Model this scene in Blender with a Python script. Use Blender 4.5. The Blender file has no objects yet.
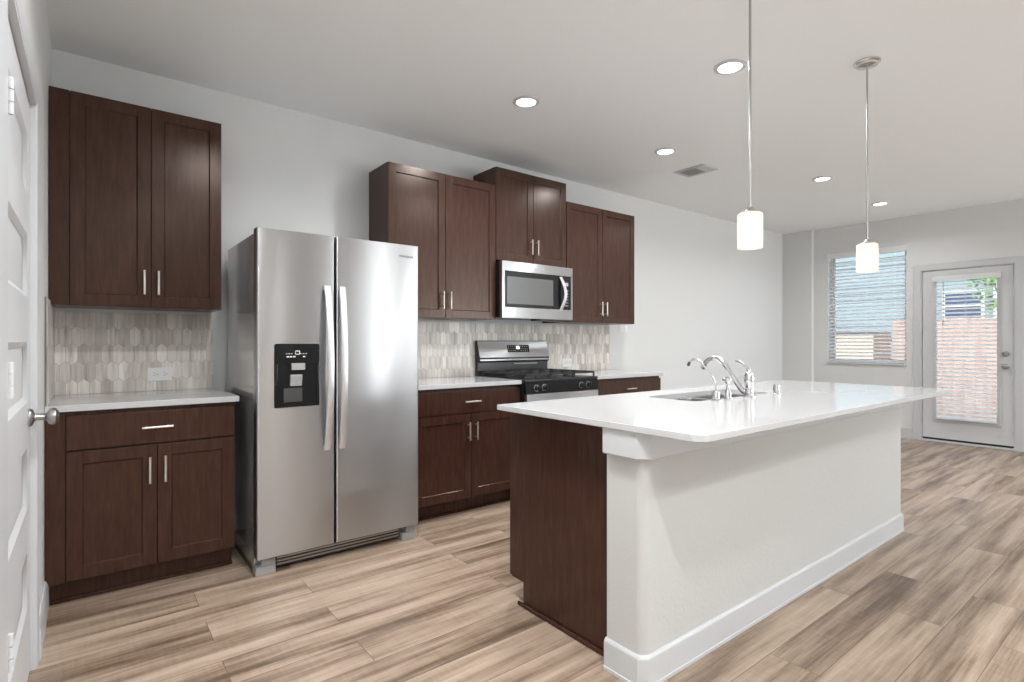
import bpy, bmesh, math, random
from mathutils import Vector, Matrix
random.seed(7)
C = bpy.context.scene
COL = C.collection
PI = math.pi

# ------------------------------------------------------------------ camera
cam_d = bpy.data.cameras.new('camera'); cam = bpy.data.objects.new('camera', cam_d); COL.objects.link(cam)
cam.location = (0, 0, 1.198)
cam.rotation_euler = (math.radians(90), 0, math.radians(51.954 - 90))
cam_d.sensor_width = 36; cam_d.lens = 542.26 / 1024 * 36
cam_d.shift_y = 1.24 / 1024
cam_d.clip_start = 0.01; cam_d.clip_end = 200
C.camera = cam
# ------------------------------------------------------------------ world / exposure
C.view_settings.view_transform = 'Standard'; C.view_settings.look = 'None'
C.view_settings.gamma = 1; C.view_settings.use_curve_mapping = False
C.view_settings.exposure = 0.19
W = bpy.data.worlds.new('sky'); C.world = W; W.use_nodes = True
wn = W.node_tree.nodes; wl = W.node_tree.links
sky = wn.new('ShaderNodeTexSky'); sky.sky_type = 'NISHITA'; sky.sun_disc = False
sky.sun_elevation = math.radians(48); sky.sun_rotation = math.radians(250); sky.dust_density = 2.5
wl.new(sky.outputs[0], wn['Background'].inputs[0]); wn['Background'].inputs[1].default_value = 0.55
sun_d = bpy.data.lights.new('sun', 'SUN'); sun_d.energy = 5.5; sun_d.angle = math.radians(2); sun_d.color = (1, .96, .9)
sun = bpy.data.objects.new('sun', sun_d); COL.objects.link(sun)
sun.rotation_euler = Vector((-.42, -.28, -.86)).to_track_quat('-Z', 'Y').to_euler()
CAN_W = 15.8        # recessed ceiling lights
WIN_W = 100.0        # fill lamps added in unseen windows behind the camera
PEND_W = .12

# dimensions of the room
D = 3.802; XL = -0.152; XR = 8.051; CE = 2.769; YB = -4.5

def area(name, loc, direction, sx, sy, energy, color=(1, 1, 1), shape='RECTANGLE', spread=180):
    l = bpy.data.lights.new(name, 'AREA'); l.shape = shape; l.size = sx; l.size_y = sy
    l.energy = energy; l.color = color; l.spread = math.radians(spread)
    o = bpy.data.objects.new(name, l); COL.objects.link(o); o.location = loc
    o.rotation_euler = Vector(direction).to_track_quat('-Z', 'Y').to_euler()
    return o
# added area lamps in the unseen rear windows, tilted up as fill
UNSEEN_REAR_WINDOWS = [(4.50, 4.66, .04, 2.50), (5.46, 5.54, .04, 2.50), (6.7, 7.95, .35, 2.35)]  # slim ones inferred from the fridge streaks, wide one added for daylight
for (a, b, c, d) in UNSEEN_REAR_WINDOWS:
    area('window_daylight', ((a + b) / 2, YB - .03, (c + d) / 2), (0, 1, 1.0), b - a, d - c,
         WIN_W * (b - a) * (d - c) / 2.0 * (3.0 if b - a < .15 else 3.6 if b - a < .5 else 1), (.95, .98, 1))  # slim windows boosted to strengthen the streaks on the fridge door

# ------------------------------------------------------------------ materials
def mat(name, col, rough=.5, metal=0, spec=.5, **kw):
    m = bpy.data.materials.new(name); m.use_nodes = True
    b = m.node_tree.nodes['Principled BSDF']
    b.inputs['Base Color'].default_value = (*col, 1); b.inputs['Roughness'].default_value = rough
    b.inputs['Metallic'].default_value = metal; b.inputs['Specular IOR Level'].default_value = spec
    for k, v in kw.items(): b.inputs[k.replace('_', ' ')].default_value = v
    return m
def N(m, t, **kw):
    n = m.node_tree.nodes.new(t)
    for k, v in kw.items(): setattr(n, k, v)
    return n
def L(m, a, b): m.node_tree.links.new(a, b)
def bsdf(m): return m.node_tree.nodes['Principled BSDF']
def coords(m, scale=(1, 1, 1), loc=(0, 0, 0), kind='Object'):
    tc = N(m, 'ShaderNodeTexCoord'); mp = N(m, 'ShaderNodeMapping')
    mp.inputs['Scale'].default_value = scale; mp.inputs['Location'].default_value = loc
    L(m, tc.outputs[kind], mp.inputs[0]); return mp.outputs[0]
def noise(m, vec, scale, detail=4, rough=.55):
    n = N(m, 'ShaderNodeTexNoise'); n.inputs['Scale'].default_value = scale
    n.inputs['Detail'].default_value = detail; n.inputs['Roughness'].default_value = rough
    L(m, vec, n.inputs['Vector']); return n.outputs['Fac']
def ramp(m, fac, stops):
    r = N(m, 'ShaderNodeValToRGB'); e = r.color_ramp.elements
    while len(e) < len(stops): e.new(.5)
    for x, (p, c) in zip(e, stops): x.position = p; x.color = (*c, 1)
    L(m, fac, r.inputs[0]); return r.outputs[0]
def bump(m, h, strength=.1, dist=.01):
    b = N(m, 'ShaderNodeBump'); b.inputs['Strength'].default_value = strength; b.inputs['Distance'].default_value = dist
    L(m, h, b.inputs['Height']); L(m, b.outputs[0], bsdf(m).inputs['Normal'])
def math_(m, op, a, b):
    n = N(m, 'ShaderNodeMath', operation=op)
    for i, v in enumerate((a, b)):
        if isinstance(v, (int, float)): n.inputs[i].default_value = v
        else: L(m, v, n.inputs[i])
    return n.outputs[0]
def mixc(m, fac, a, b, blend='MIX'):
    n = N(m, 'ShaderNodeMix', data_type='RGBA', blend_type=blend)
    for i, v in ((0, fac), (6, a), (7, b)):
        if isinstance(v, (int, float)): n.inputs[i].default_value = v
        elif isinstance(v, tuple): n.inputs[i].default_value = (*v, 1)
        else: L(m, v, n.inputs[i])
    return n.outputs[2]

M = {}
def paint(name, col, bscale=140, bs=.12):
    m = mat(name, col, .6, spec=.3); v = coords(m)
    bump(m, noise(m, v, bscale, 3), bs, .004); return m
M['wall'] = paint('wall_paint', (.69, .70, .695))
M['ceiling'] = paint('ceiling_paint', (.88, .895, .90), 90, .15)
M['trim'] = mat('white_trim_paint', (.56, .575, .59), .35)
M['door_white'] = mat('white_door_paint', (.62, .63, .64), .4)
M['islandwall'] = paint('island_plaster', (.545, .55, .54), 70, .35)
M['plastic'] = mat('white_plastic', (.80, .80, .79), .35)
M['slot'] = mat('dark_slot', (.02, .02, .02), .5)
# dark stained wood
m = M['wood'] = mat('espresso_wood', (.05, .025, .018), .25, spec=.42)
v = coords(m, (9, 9, 1.1)); n1 = noise(m, v, 5, 6, .65); v2 = coords(m, (60, 60, 2.2)); n2 = noise(m, v2, 6, 3)
f = math_(m, 'ADD', math_(m, 'MULTIPLY', n1, .65), math_(m, 'MULTIPLY', n2, .35))
L(m, ramp(m, f, [(.28, (.027, .0112, .0076)), (.5, (.047, .0198, .0135)), (.75, (.072, .033, .0235))]), bsdf(m).inputs['Base Color'])
bump(m, n2, .06, .002); bsdf(m).inputs['Specular Tint'].default_value = (1, .86, .77, 1); bsdf(m).inputs['Coat Weight'].default_value = .0; bsdf(m).inputs['Coat Roughness'].default_value = .25
M['wood_gap'] = mat('cabinet_shadow_gap', (.012, .007, .006), .6)
# quartz
m = M['quartz'] = mat('white_quartz', (.78, .78, .78), .09, spec=.5); v = coords(m)
L(m, ramp(m, noise(m, v, 220, 2), [(.3, (.53, .535, .54)), (.62, (.56, .565, .57))]), bsdf(m).inputs['Base Color'])
# metals
def steel(name, col, rough, aniso=.985, vertical=False):
    m = mat(name, col, rough, 1); b = bsdf(m)
    b.inputs['Anisotropic'].default_value = aniso
    t = N(m, 'ShaderNodeTangent', direction_type='RADIAL', axis='Z'); L(m, t.outputs[0], b.inputs['Tangent'])
    b.inputs['Anisotropic Rotation'].default_value = .25
    return m
M['steel'] = steel('brushed_stainless_steel', (.525, .53, .54), .30)
M['steel_side'] = mat('grey_painted_steel', (.60, .605, .61), .13, .7)
M['nickel'] = mat('brushed_nickel', (.80, .75, .69), .28, 1)
M['satin'] = mat('satin_nickel', (.45, .445, .44), .3, 1)
M['canopy'] = mat('polished_nickel', (.72, .71, .70), .14, 1)
M['chrome'] = mat('polished_chrome', (.78, .78, .79), .06, 1)
M['sinksteel'] = mat('sink_stainless', (.50, .50, .51), .25, 1)
M['handle_steel'] = mat('pale_stainless_handle', (.74, .74, .75), .32, .7)
M['black_gloss'] = mat('black_gloss_glass', (.008, .008, .009), .10, spec=.35)
M['black'] = mat('black_enamel', (.012, .012, .013), .28)
M['iron'] = mat('cast_iron', (.022, .022, .023), .55)
M['darkgrey'] = mat('dark_grey_plastic', (.05, .05, .052), .4)
M['midgrey'] = mat('grey_plastic', (.35, .35, .35), .35)
M['white_mark'] = mat('white_printing', (.75, .75, .75), .5)
M['dark_mark'] = mat('grey_badge_printing', (.10, .10, .11), .4)
M['mw_glass'] = mat('microwave_window_glass', (.10, .10, .10), .12, spec=.8)
M['recess'] = mat('matte_black_recess', (.008, .008, .009), .5, spec=.15)
M['rubber'] = mat('black_rubber', (.015, .015, .015), .7)
# lamp materials
def emit(name, col, s):
    m = mat(name, col, .5); b = bsdf(m)
    b.inputs['Emission Color'].default_value = (*col, 1); b.inputs['Emission Strength'].default_value = s; return m
M['lens'] = emit('lit_lamp_lens', (1, .985, .95), 6)
M['bulb'] = emit('lit_bulb', (1, .95, .86), 3)
m = M['shade'] = bpy.data.materials.new('opal_glass_shade'); m.use_nodes = True
nt = m.node_tree; nt.nodes.remove(bsdf(m))
tr = N(m, 'ShaderNodeBsdfTranslucent'); tr.inputs[0].default_value = (.60, .57, .54, 1)
gl = N(m, 'ShaderNodeBsdfGlossy'); gl.inputs['Roughness'].default_value = .15
em = N(m, 'ShaderNodeEmission'); em.inputs[0].default_value = (1, .79, .70, 1); em.inputs[1].default_value = .42
mx = N(m, 'ShaderNodeMixShader'); mx.inputs[0].default_value = .05
L(m, tr.outputs[0], mx.inputs[1]); L(m, gl.outputs[0], mx.inputs[2])
ad = N(m, 'ShaderNodeAddShader'); L(m, mx.outputs[0], ad.inputs[0]); L(m, em.outputs[0], ad.inputs[1])
L(m, ad.outputs[0], nt.nodes['Material Output'].inputs[0])
# clear glass
m = M['glass'] = bpy.data.materials.new('window_glass'); m.use_nodes = True
nt = m.node_tree; nt.nodes.remove(bsdf(m))
tp = N(m, 'ShaderNodeBsdfTransparent'); tp.inputs[0].default_value = (.93, .96, .96, 1)
gl = N(m, 'ShaderNodeBsdfGlossy'); gl.inputs['Roughness'].default_value = .02
lw = N(m, 'ShaderNodeLayerWeight'); lw.inputs[0].default_value = .12
mx = N(m, 'ShaderNodeMixShader'); L(m, lw.outputs['Fresnel'], mx.inputs[0]); L(m, tp.outputs[0], mx.inputs[1]); L(m, gl.outputs[0], mx.inputs[2])
L(m, mx.outputs[0], nt.nodes['Material Output'].inputs[0])
# blind slats let a little light through
m = M['slat'] = mat('white_blind_slat', (.90, .90, .90), .45)
tr = N(m, 'ShaderNodeBsdfTranslucent'); tr.inputs[0].default_value = (.92, .92, .91, 1)
mx = N(m, 'ShaderNodeMixShader'); mx.inputs[0].default_value = .38
L(m, bsdf(m).outputs[0], mx.inputs[1]); L(m, tr.outputs[0], mx.inputs[2]); L(m, mx.outputs[0], m.node_tree.nodes['Material Output'].inputs[0])
# floor planks
m = M['floor'] = mat('wood_look_planks', (.4, .3, .22), .32, spec=.4)
v = coords(m, (1, 1, 1), (0.37, -0.675 + .178 * 40, 0))
br = N(m, 'ShaderNodeTexBrick'); br.offset = .37; br.offset_frequency = 2; br.squash = 1
for k, x in (('Scale', 1), ('Mortar Size', .0014), ('Mortar Smooth', .1), ('Bias', 0), ('Brick Width', 1.22), ('Row Height', .178)): br.inputs[k].default_value = x
br.inputs['Color1'].default_value = (0, 0, 0, 1); br.inputs['Color2'].default_value = (1, 1, 1, 1); br.inputs['Mortar'].default_value = (.5, .5, .5, 1)
L(m, v, br.inputs['Vector'])
rnd = br.outputs['Color']
sc_ = N(m, 'ShaderNodeVectorMath', operation='SCALE'); sc_.inputs['Scale'].default_value = 37.0; L(m, rnd, sc_.inputs[0])
va = N(m, 'ShaderNodeVectorMath', operation='ADD'); L(m, coords(m, (.55, 8.0, 1)), va.inputs[0]); L(m, sc_.outputs[0], va.inputs[1])
g1 = noise(m, va.outputs[0], 1.6, 5, .6)
vb = N(m, 'ShaderNodeVectorMath', operation='ADD'); L(m, coords(m, (2.5, 60, 1)), vb.inputs[0]); L(m, sc_.outputs[0], vb.inputs[1])
g2 = noise(m, vb.outputs[0], 2.0, 4, .6)
vc = N(m, 'ShaderNodeVectorMath', operation='ADD'); L(m, coords(m, (45, 5, 1)), vc.inputs[0]); L(m, sc_.outputs[0], vc.inputs[1])
g3 = noise(m, vc.outputs[0], 1.2, 3, .6)
g = math_(m, 'ADD', math_(m, 'MULTIPLY', g1, .74), math_(m, 'ADD', math_(m, 'MULTIPLY', g2, .22), math_(m, 'MULTIPLY', g3, .07)))
g = math_(m, 'ADD', g, math_(m, 'MULTIPLY', math_(m, 'SUBTRACT', rnd, .5), .07))
col = ramp(m, g, [(.37, (.115, .076, .051)), (.455, (.228, .163, .115)), (.53, (.34, .255, .188)), (.65, (.47, .37, .285))])
col = mixc(m, br.outputs['Fac'], col, (.13, .09, .065))
L(m, col, bsdf(m).inputs['Base Color'])
L(m, math_(m, 'ADD', math_(m, 'MULTIPLY', g2, .12), .27), bsdf(m).inputs['Roughness'])
bump(m, math_(m, 'SUBTRACT', math_(m, 'MULTIPLY', g2, .3), br.outputs['Fac']), .12, .003)
# picket tile
def tile_mat(name, sc):
    m = mat(name, (.5, .46, .42), .28, spec=.45)
    gi = N(m, 'ShaderNodeNewGeometry'); r = gi.outputs['Random Per Island']
    s = N(m, 'ShaderNodeVectorMath', operation='SCALE'); s.inputs['Scale'].default_value = 53; L(m, r, s.inputs[0])
    cb = N(m, 'ShaderNodeCombineXYZ'); [L(m, r, cb.inputs[i]) for i in range(3)]; L(m, cb.outputs[0], s.inputs[0])
    a = N(m, 'ShaderNodeVectorMath', operation='ADD'); L(m, coords(m, sc), a.inputs[0]); L(m, s.outputs[0], a.inputs[1])
    n = noise(m, a.outputs[0], 1.0, 4, .6)
    base = ramp(m, r, [(0, (.54, .50, .46)), (.3, (.64, .60, .555)), (.62, (.73, .69, .64)), (.92, (.81, .77, .725)), (1, (.84, .80, .76))])
    st = ramp(m, n, [(.22, (.32, .30, .28)), (.36, (.74, .72, .70)), (.55, (1, 1, 1)), (.75, (1.12, 1.1, 1.08))])
    L(m, mixc(m, .9, base, st, 'MULTIPLY'), bsdf(m).inputs['Base Color']); return m
M['tile'] = tile_mat('limestone_picket_tile', (42, 42, 3.2))
M['grout'] = mat('grey_grout', (.46, .44, .42), .8)
# outdoors
m = M['fence'] = mat('cedar_fence', (.45, .28, .2), .8); v = coords(m, (4, 6, .6)); n = noise(m, v, 2.2, 5)
L(m, ramp(m, n, [(.3, (.40, .25, .19)), (.7, (.62, .45, .37))]), bsdf(m).inputs['Base Color'])
M['siding'] = mat('blue_grey_siding', (.27, .33, .36), .7)
M['beige_base'] = mat('tan_house_base', (.58, .47, .36), .8)
M['house_trim'] = mat('house_white_trim', (.75, .75, .74), .6)
M['house_glass'] = mat('dark_blue_window', (.03, .06, .14), .15)
M['roof'] = mat('roof_shingle', (.12, .11, .11), .9)
m = M['grass'] = mat('lawn', (.12, .2, .06), .9); L(m, ramp(m, noise(m, coords(m), 8, 5), [(.3, (.07, .13, .03)), (.7, (.2, .27, .1))]), bsdf(m).inputs['Base Color'])
m = M['leaf'] = mat('leaf_green', (.16, .32, .10), .6)
gi = N(m, 'ShaderNodeNewGeometry'); L(m, ramp(m, gi.outputs['Random Per Island'], [(0, (.10, .24, .06)), (1, (.33, .50, .20))]), bsdf(m).inputs['Base Color'])
M['bark'] = mat('tree_bark', (.20, .13, .09), .9)
M['concrete'] = mat('patio_concrete', (.74, .73, .71), .9)  # pale so that the slab outside throws sun back up

# ------------------------------------------------------------------ mesh helpers
def box(bm, x0, x1, y0, y1, z0, z1, bevel=0, seg=2):
    r = bmesh.ops.create_cube(bm, size=1)
    vs = r['verts']
    for v in vs:
        v.co = Vector((x0 + (v.co.x + .5) * (x1 - x0), y0 + (v.co.y + .5) * (y1 - y0), z0 + (v.co.z + .5) * (z1 - z0)))
    if bevel:
        es = list({e for v in vs for e in v.link_edges})
        bmesh.ops.bevel(bm, geom=es, offset=bevel, segments=seg, profile=.5, affect='EDGES')
    return bm
def BX(*a, **k): return box(bmesh.new(), *a, **k)
def tube(bm, pts, rad, seg=16, cap=True):
    seg = max(seg, 16) if max(rad if isinstance(rad, (list, tuple)) else [rad]) > .002 else seg
    pts = [Vector(p) for p in pts]; n = len(pts)
    if not isinstance(rad, (list, tuple)): rad = [rad] * n
    rings = []; ref = None
    for i, p in enumerate(pts):
        t = (pts[min(i + 1, n - 1)] - pts[max(i - 1, 0)]).normalized()
        if ref is None:
            ref = Vector((1, 0, 0)) if abs(t.x) < .9 else Vector((0, 1, 0))
        a = (ref - t * ref.dot(t)).normalized(); ref = a; b = t.cross(a)
        rings.append([bm.verts.new(p + (a * math.cos(2 * PI * k / seg) + b * math.sin(2 * PI * k / seg)) * rad[i]) for k in range(seg)])
    for i in range(n - 1):
        for k in range(seg):
            bm.faces.new((rings[i][k], rings[i][(k + 1) % seg], rings[i + 1][(k + 1) % seg], rings[i + 1][k]))
    if cap:
        bm.faces.new(list(reversed(rings[0]))); bm.faces.new(rings[-1])
    return bm
def lathe(bm, prof, c=(0, 0, 0), axis='Z', seg=24):
    """prof = [(r, h)...] revolved round an axis through c"""
    c = Vector(c)
    def P(r, h, a):
        u, w = r * math.cos(a), r * math.sin(a)
        return c + {'Z': Vector((u, w, h)), 'X': Vector((h, u, w)), 'Y': Vector((u, h, w))}[axis]
    rings = []
    for r, h in prof:
        if r < 1e-5: rings.append([bm.verts.new(P(0, h, 0))])
        else: rings.append([bm.verts.new(P(r, h, 2 * PI * k / seg)) for k in range(seg)])
    for A, B in zip(rings, rings[1:]):
        for k in range(seg):
            k2 = (k + 1) % seg
            if len(A) == 1 and len(B) == 1: continue
            if len(A) == 1: bm.faces.new((A[0], B[k], B[k2]))
            elif len(B) == 1: bm.faces.new((A[k], A[k2], B[0]))
            else: bm.faces.new((A[k], A[k2], B[k2], B[k]))
    return bm
def prism(bm, poly, lo, hi, axis='Z', bevel=0, seg=2):
    """extrude a 2-D polygon: axis Z -> (x,y), Y -> (x,z), X -> (y,z)"""
    def P(p, h): return {'Z': (p[0], p[1], h), 'Y': (p[0], h, p[1]), 'X': (h, p[0], p[1])}[axis]
    a = [bm.verts.new(P(p, lo)) for p in poly]; b = [bm.verts.new(P(p, hi)) for p in poly]
    n = len(poly); fs = [bm.faces.new(a), bm.faces.new(list(reversed(b)))]
    for i in range(n): fs.append(bm.faces.new((a[i], b[i], b[(i + 1) % n], a[(i + 1) % n])))
    if bevel:
        bmesh.ops.bevel(bm, geom=list({e for f in fs for e in f.edges}), offset=bevel, segments=seg, profile=.5, affect='EDGES')
    return bm
def rrect(x0, x1, y0, y1, r, n=6):
    p = []
    for cx, cy, a0 in ((x1 - r, y1 - r, 0), (x0 + r, y1 - r, 90), (x0 + r, y0 + r, 180), (x1 - r, y0 + r, 270)):
        for i in range(n + 1):
            a = math.radians(a0 + 90 * i / n); p.append((cx + r * math.cos(a), cy + r * math.sin(a)))
    return p
def root_of(o):
    while o.parent: o = o.parent
    return o
def obj(name, bm, m, parent=None, label=None, smooth=40):
    if parent is not None:
        off = root_of(parent).location
        bmesh.ops.translate(bm, verts=bm.verts, vec=-Vector(off))
    bmesh.ops.recalc_face_normals(bm, faces=bm.faces)
    me = bpy.data.meshes.new(name); bm.to_mesh(me); bm.free()
    o = bpy.data.objects.new(name, me); COL.objects.link(o)
    me.materials.append(M[m] if isinstance(m, str) else m)
    if smooth:
        for p in me.polygons: p.use_smooth = True
        me.set_sharp_from_angle(angle=math.radians(smooth))
        wnm = o.modifiers.new('weighted_normals', 'WEIGHTED_NORMAL'); wnm.keep_sharp = True; wnm.weight = 60
    if parent is not None: o.parent = parent
    if label: o['label'] = label
    return o
def tag(o, label, cat, group=None):
    o['label'] = label; o['category'] = cat
    if group: o['group'] = group
    return o
def thing(name, label, cat, loc=(0, 0, 0), group=None):
    o = bpy.data.objects.new(name, None); COL.objects.link(o); o.location = loc
    o.empty_display_size = .1
    return tag(o, label, cat, group)
def struct(name, bm, m, parent=None, smooth=40):
    o = obj(name, bm, m, parent, smooth=smooth)
    if parent is None: o['kind'] = 'structure'
    return o
def copy_tree(o, parent=None):
    c = o.copy(); COL.objects.link(c); c.parent = parent
    for ch in list(o.children): copy_tree(ch, c)
    return c
def text_mesh(name, body, size, m, parent, mtx, extrude=.0004):
    cu = bpy.data.curves.new('lettering', 'FONT'); cu.body = body; cu.size = size; cu.extrude = extrude
    cu.align_x = 'CENTER'; cu.align_y = 'CENTER'
    t = bpy.data.objects.new('lettering', cu); COL.objects.link(t)
    dg = bpy.context.evaluated_depsgraph_get(); me = bpy.data.meshes.new_from_object(t.evaluated_get(dg))
    bpy.data.objects.remove(t); bpy.data.curves.remove(cu)
    bm = bmesh.new(); bm.from_mesh(me); bpy.data.meshes.remove(me)
    bmesh.ops.transform(bm, matrix=mtx, verts=bm.verts)
    return obj(name, bm, m, parent, smooth=0)
def on_front(x, y, z):      # lettering on a face that looks towards -Y
    return Matrix.Translation((x, y, z)) @ Matrix.Rotation(PI / 2, 4, 'X')

# ------------------------------------------------------------------ room shell
struct('floor', BX(XL - .3, XR, YB, D, -.06, 0), 'floor', smooth=0)
struct('ceiling', BX(XL - .3, XR + .15, YB - .15, D + .15, CE, CE + .12), 'ceiling', smooth=0)
struct('wall_kitchen', BX(XL - .3, XR + .15, D, D + .15, 0, CE), 'wall', smooth=0)
# left wall with the pantry door opening
PY0, PY1, PZ = 1.70, 2.645, 2.076
bm = bmesh.new()
box(bm, XL - .11, XL, PY1, D, 0, CE); box(bm, XL - .11, XL, YB, PY0, 0, CE); box(bm, XL - .11, XL, PY0, PY1, PZ, CE)
struct('wall_left', bm, 'wall', smooth=0)
struct('wall_pantry', BX(XL - .3, XL - .26, PY0 - .1, PY1 + .1, 0, PZ + .1), 'wall', smooth=0)
# right wall with window and door openings
WY0, WY1, WZ0, WZ1 = 2.30, 3.205, .925, 2.415
DY0, DY1, DZ = 1.285, 2.150, 2.075
bm = bmesh.new()
for (y0, y1, z0, z1) in ((WY1, D, 0, CE), (DY1, WY0, 0, CE), (YB, DY0, 0, CE), (WY0, WY1, 0, WZ0), (WY0, WY1, WZ1, CE), (DY0, DY1, DZ, CE)):
    box(bm, XR, XR + .15, y0, y1, z0, z1)
struct('wall_right', bm, 'wall', smooth=0)
bm = bmesh.new(); prism(bm, [(7.985, D), (7.985, 3.405), (7.990, 3.394), (8.0, 3.39), (XR, 3.39), (XR, D)], 0, CE)
struct('wall_corner', bm, 'wall')
# rear wall (behind the camera) with its unseen windows, the wide one added for daylight
bm = bmesh.new(); xs = XL - .3
for (a, b, c, d) in sorted(UNSEEN_REAR_WINDOWS):
    box(bm, xs, a, YB - .15, YB, 0, CE); box(bm, a, b, YB - .15, YB, 0, c); box(bm, a, b, YB - .15, YB, d, CE); xs = b
box(bm, xs, XR + .15, YB - .15, YB, 0, CE)
struct('wall_rear', bm, 'wall', smooth=0)
for i, (a, b, c, d) in enumerate(sorted(UNSEEN_REAR_WINDOWS)):
    bm = bmesh.new(); w = .02
    box(bm, a, a + w, YB - .12, YB - .07, c, d); box(bm, b - w, b, YB - .12, YB - .07, c, d)
    box(bm, a + w, b - w, YB - .12, YB - .07, c, c + w); box(bm, a + w, b - w, YB - .12, YB - .07, d - w, d)
    struct('window_%d' % (i + 2), bm, 'trim')  # frame of an unseen rear window

def base_profile(o, h=.135, t=.014):
    return [(0, 0), (t, 0), (t, h - .02), (t * .55, h - .006), (t * .4, h), (0, h)]
def baseboard_x(bm, x0, x1, y, s=-1, h=.135, t=.014):      # runs along X on a wall at y, room side s
    prism(bm, [(y + s * a, b) for a, b in base_profile(0, h, t)], x0, x1, 'X')
def baseboard_y(bm, y0, y1, x, s=1, h=.135, t=.014):
    prism(bm, [(x + s * a, b) for a, b in base_profile(0, h, t)], y0, y1, 'Y')
bm = bmesh.new(); baseboard_x(bm, 4.30, 7.985, D); struct('baseboard_kitchen', bm, 'trim')
bm = bmesh.new(); baseboard_y(bm, 2.702, 3.255, XL, 1); baseboard_y(bm, YB, 1.55, XL, 1); struct('baseboard_left', bm, 'trim')
bm = bmesh.new(); baseboard_y(bm, 2.225, 3.39, XR, -1); baseboard_y(bm, 3.39, D, 7.985, -1); baseboard_y(bm, YB, 1.21, XR, -1); struct('baseboard_right', bm, 'trim')
bm = bmesh.new(); baseboard_x(bm, XL, XR, YB, 1); struct('baseboard_rear', bm, 'trim')

# pantry door (left)
bm = bmesh.new(); xf = XL + .008
def casing(bm, a0, a1, x0, x1, z0, z1): box(bm, min(x0, x1), max(x0, x1), a0, a1, z0, z1, .004)
casing(bm, PY1, 2.702, XL, xf, 0, PZ + .058); casing(bm, 1.55, PY0, XL, xf, 0, PZ + .058); casing(bm, PY0, PY1, XL, xf, PZ, PZ + .058)
casing(bm, PY1 - .012, PY1 + .006, XL - .11, XL + .006, 0, PZ); casing(bm, PY0 - .006, PY0 + .012, XL - .11, XL + .006, 0, PZ); casing(bm, PY0, PY1, XL - .11, XL + .006, PZ - .012, PZ + .006)
struct('trim_1', bm, 'trim')
xd = -.166; y0, y1, z0, z1 = PY0 + .015, PY1 - .015, .012, PZ - .016
bm = bmesh.new(); box(bm, xd - .035, xd - .012, y0, y1, z0, z1)
st = .105
zs = [(.266, .466), (.616, .83), (.988, 1.198), (1.356, 1.575), (1.72, 1.93)]
box(bm, xd - .013, xd, y0, y0 + st, z0, z1); box(bm, xd - .013, xd, y1 - st, y1, z0, z1)
prev = z0
for a, b in zs + [(z1, z1)]:
    box(bm, xd - .013, xd, y0 + st - .001, y1 - st + .001, prev, a); prev = b
for a, b in zs:             # sloped edges and raised field of each panel
    o1 = [(y0 + st, a), (y1 - st, a), (y1 - st, b), (y0 + st, b)]; k = .020
    i1 = [(y0 + st + k, a + k), (y1 - st - k, a + k), (y1 - st - k, b - k), (y0 + st + k, b - k)]
    A = [bm.verts.new((xd, *p)) for p in o1]; B = [bm.verts.new((xd - .011, *p)) for p in i1]
    for i in range(4): bm.faces.new((A[i], A[(i + 1) % 4], B[(i + 1) % 4], B[i]))
pd = struct('door_1', bm, 'door_white')
bm = bmesh.new(); lathe(bm, [(0, .0), (.032, .0), (.033, .004), (.028, .012), (.016, .016), (.0125, .020), (.0115, .045), (.016, .05), (.027, .056), (.031, .066), (.029, .076), (.018, .083), (0, .085)], (xd, 2.575, .93), 'X')
obj('door_knob', bm, 'satin', pd)
for z in (.48, 1.11, 1.768):
    bm = bmesh.new()
    for k in range(3): lathe(bm, [(0, 0), (.007, 0), (.007, .027), (0, .027)], (-.1415, PY0 + .003, z - .042 + k * .029), 'Z', 12)
    obj('hinge', bm, 'trim', pd)

# exterior door with glass (right)
bm = bmesh.new(); xw = XR - .016
def cz(y0, y1, z0, z1): box(bm, xw, XR, y0, y1, z0, z1, .005)
cz(DY1 - .004, 2.225, 0, 2.142); cz(1.212, DY0 + .004, 0, 2.142); cz(DY0, DY1, DZ - .006, 2.142)
box(bm, XR - .004, XR + .15, DY1 - .012, DY1, 0, DZ); box(bm, XR - .004, XR + .15, DY0, DY0 + .012, 0, DZ); box(bm, XR - .004, XR + .15, DY0, DY1, DZ - .012, DZ)
struct('trim_2', bm, 'trim')
struct('trim_3', BX(XR - .012, XR + .15, DY0 - .002, DY1 + .002, 0, .022, bevel=.004), 'trim')       # threshold
ya, yb, za, zb = 1.307, 2.132, .045, 2.057; gy0, gy1, gz0, gz1 = 1.432, 2.0, .275, 1.955
xf = XR + .012
bm = bmesh.new()
for (p, q, r, s) in ((ya, gy0, za, zb), (gy1, yb, za, zb), (gy0, gy1, za, gz0), (gy0, gy1, gz1, zb)): box(bm, xf, xf + .045, p, q, r, s)
d2 = struct('door_2', bm, 'door_white', smooth=0)
bm = bmesh.new(); k = .032
for (p, q, r, s) in ((gy0 - k, gy0 + .01, gz0 - k, gz1 + k), (gy1 - .01, gy1 + k, gz0 - k, gz1 + k), (gy0, gy1, gz0 - k, gz0 + .01), (gy0, gy1, gz1 - .01, gz1 + k)): box(bm, xf - .010, xf + .004, p, q, r, s, .004)
obj('glass_frame', bm, 'trim', d2)
obj('glass_pane', BX(xf + .02, xf + .024, gy0, gy1, gz0, gz1), 'glass', d2, smooth=0)
obj('door_sweep', BX(xf - .004, xf + .04, ya, yb, .023, .045), 'rubber', d2, 'black door sweep')
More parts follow.
